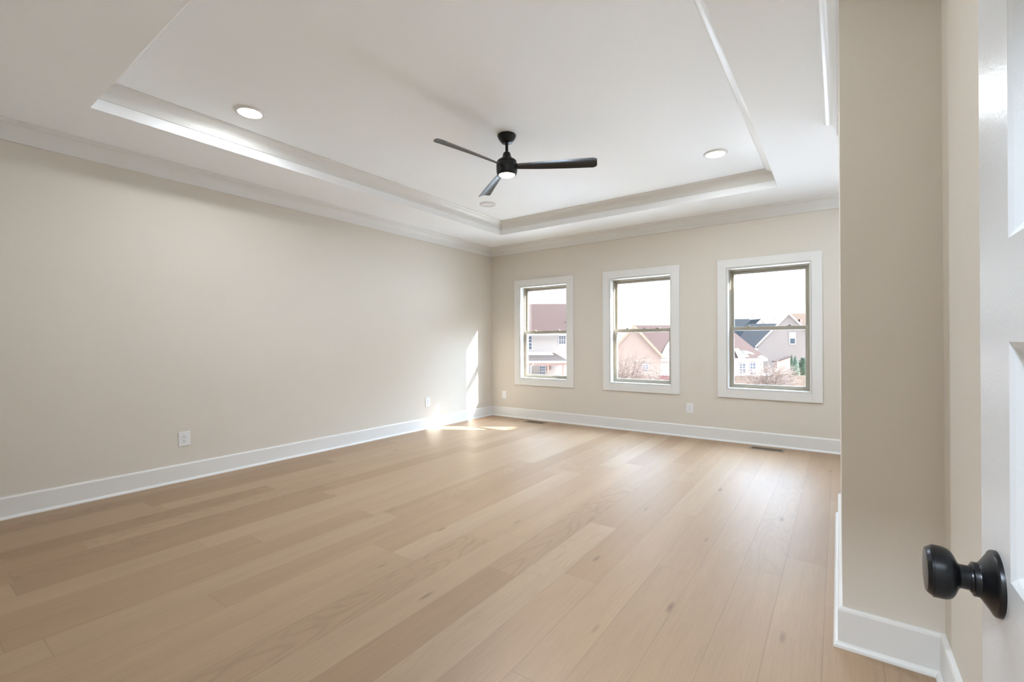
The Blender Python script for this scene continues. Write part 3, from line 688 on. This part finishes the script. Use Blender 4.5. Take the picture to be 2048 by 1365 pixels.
# shrubs and trees
def shrub(u, d, h, r, n, label, seed, mt=TWIG, name='bare_shrub', tw=.012):
    rnd = random.Random(seed); m = MB()
    for k in range(n):
        a = rnd.uniform(0, 2*math.pi); lean = rnd.uniform(.1, 1.0)*r; hh = h*rnd.uniform(.6, 1.0)
        pts = []; b0 = Vector((rnd.uniform(-.25, .25)*r, rnd.uniform(-.25, .25)*r, 0))
        for i in range(6):
            t = i/5; pts.append(b0+Vector((math.cos(a)*lean*t**1.5, math.sin(a)*lean*t**1.5, hh*t*(1-.18*t*lean/r)))+Vector((rnd.uniform(-.06, .06), rnd.uniform(-.06, .06), 0))*t)
        m.tube(pts, [tw*(1.5-1.1*i/5) for i in range(6)])
        for q in range(6):
            i = rnd.randint(2, 4); p = pts[i]; aa = a+rnd.uniform(-1.5, 1.5); ln = h*rnd.uniform(.15, .34); dz = rnd.uniform(-.05, .9)
            e = p+Vector((math.cos(aa), math.sin(aa), dz)).normalized()*ln
            mid = (p+e)/2+Vector((rnd.uniform(-.06, .06), rnd.uniform(-.06, .06), .05))
            m.tube([p, mid, e], [tw*.8, tw*.6, tw*.35])
            for z in range(2):
                e2 = mid+Vector((math.cos(aa+rnd.uniform(-1.2, 1.2)), math.sin(aa+rnd.uniform(-1.2, 1.2)), rnd.uniform(-.2, .8))).normalized()*ln*.5
                m.tube([mid, e2], [tw*.55, tw*.3])
    o = m.build(name, mt); o.location = W(u, d); o.rotation_euler = (0, 0, YAW)
    tag(o, label, 'shrub', 'bare shrubs along the fences'); return o
shrub(6.2, 25.5, 4.3, 1.7, 75, 'tall bare shrub at the left of the middle window', 1)
shrub(8.75, 30.5, 2.9, 1.6, 70, 'low bare shrub in front of the tan gable wall', 2)
shrub(7.35, 21.5, 3.7, 1.1, 34, 'bare arching shrub at the right of the middle window', 3)
shrub(10.2, 21, 2.6, 1.1, 40, 'bare arching shrub at the left of the right window', 4)
shrub(14.3, 26, 3.5, 1.2, 75, 'bare twiggy shrub before the rosy roof corner', 5)
shrub(16.9, 29.5, 3.1, 1.3, 60, 'bare twiggy shrub before the small shed', 6)
shrub(20.7, 35, 3.0, .9, 46, 'pale bare shrub beside the green conifers', 7, EXT_TAN)
def conifer(u, d, h, r, label, seed, blunt=False):
    rnd = random.Random(seed); m = MB(); n = 420
    m.lathe([(.05, 0), (.04, h*.8), (0, h*.9)], 8)
    m.lathe([(r*.6, .05), (r*.8, h*.2), (r*(.8 if blunt else .55), h*.6), (r*.2, h*.93), (0, h*.97)], 14)
    for k in range(n):
        t = rnd.random()**(.9); z = .05+t*h*.93; rad = r*((1-t**6)**.5 if blunt else (1-t)**.75)+.02
        a = rnd.uniform(0, 2*math.pi); c = Vector((math.cos(a), math.sin(a), 0))
        p = c*rad*.7+Vector((0, 0, z)); e = c*rad*rnd.uniform(.95, 1.12)+Vector((0, 0, z+.22)); s = c.cross(Vector((0, 0, 1)))*.06
        b = Vector((0, 0, .05)); m.poly([p-s, p+s, p+c*.05+b], [e-s*.3, e+s*.3, e+b*.4])
    o = m.build('conifer', GREEN); o.location = W(u, d); tag(o, label, 'conifer', 'green conifers behind the tan fence'); return o
conifer(32.45, 53, 2.62, .36, 'narrow pointed green conifer, leftmost of the row behind the fence', 1)
conifer(30.4, 49, 2.60, .54, 'pointed green conifer, second in the row behind the fence', 2)
conifer(32.45, 51, 2.35, .42, 'blunt columnar green conifer, third in the row behind the fence', 3, True)
conifer(34.25, 53, 2.05, .45, 'blunt green conifer at the right end of the row behind the fence', 4, True)
def tree(u, d, h, label, seed):
    rnd = random.Random(seed); m = MB()
    def br(p, dr, ln, r, lv):
        pts = [p]
        for i in range(4):
            dr = (dr+Vector((rnd.uniform(-.12, .12), rnd.uniform(-.12, .12), rnd.uniform(0, .1)))).normalized(); pts.append(pts[-1]+dr*ln/4)
        m.tube(pts, [r*(1-.6*i/4) for i in range(5)], 5 if lv == 0 else 3)
        if lv < 3:
            for k in range((9, 6, 4)[lv]):
                i = rnd.randint(1 if lv else 2, 4); a = rnd.uniform(0, 2*math.pi)
                nd = (dr*.8+Vector((math.cos(a), math.sin(a), .25))*rnd.uniform(.4, .8)).normalized(); br(pts[i], nd, ln*rnd.uniform(.4, .6), r*.45, lv+1)
    br(Vector((0, 0, 0)), Vector((0, 0, 1)), h*.62, .22, 0)
    o = m.build('bare_tree', BARK); o.location = W(u, d); tag(o, label, 'tree', 'bare trees on the skyline'); return o
tree(66.3, 129, 13.6, 'bare tree on the skyline, leftmost above the blue grey roof', 11)
tree(74.6, 141, 15.4, 'tall bare tree right behind the small white gable', 12)
tree(86.9, 153, 16.0, 'dark bare tree just left of the grey gable peak', 13)
tree(66.0, 119, 11.6, 'bare tree touching the left rake of the grey gable', 14)
tree(84, 135, 15.4, 'faint bare tree above the tan roof', 15)
rnd = random.Random(3); m = MB()
for k in range(160):
    u = -60+k*1.6; d = 165+rnd.uniform(-6, 6); h = rnd.uniform(4.5, 7.2); r = rnd.uniform(1.4, 2.4)
    m.lathe([(0, 0), (r*.8, .6), (r, h*.45), (r*.7, h*.8), (0, h)], 7, Matrix.Translation(W(u, d)))
o = m.build('distant_woods', FARTREE); tag(o, 'bluish line of distant woods on the horizon', 'woods', kind='stuff')
for o in bpy.data.objects:
    for k in ('_u', '_d'):
        if k in o: del o[k]
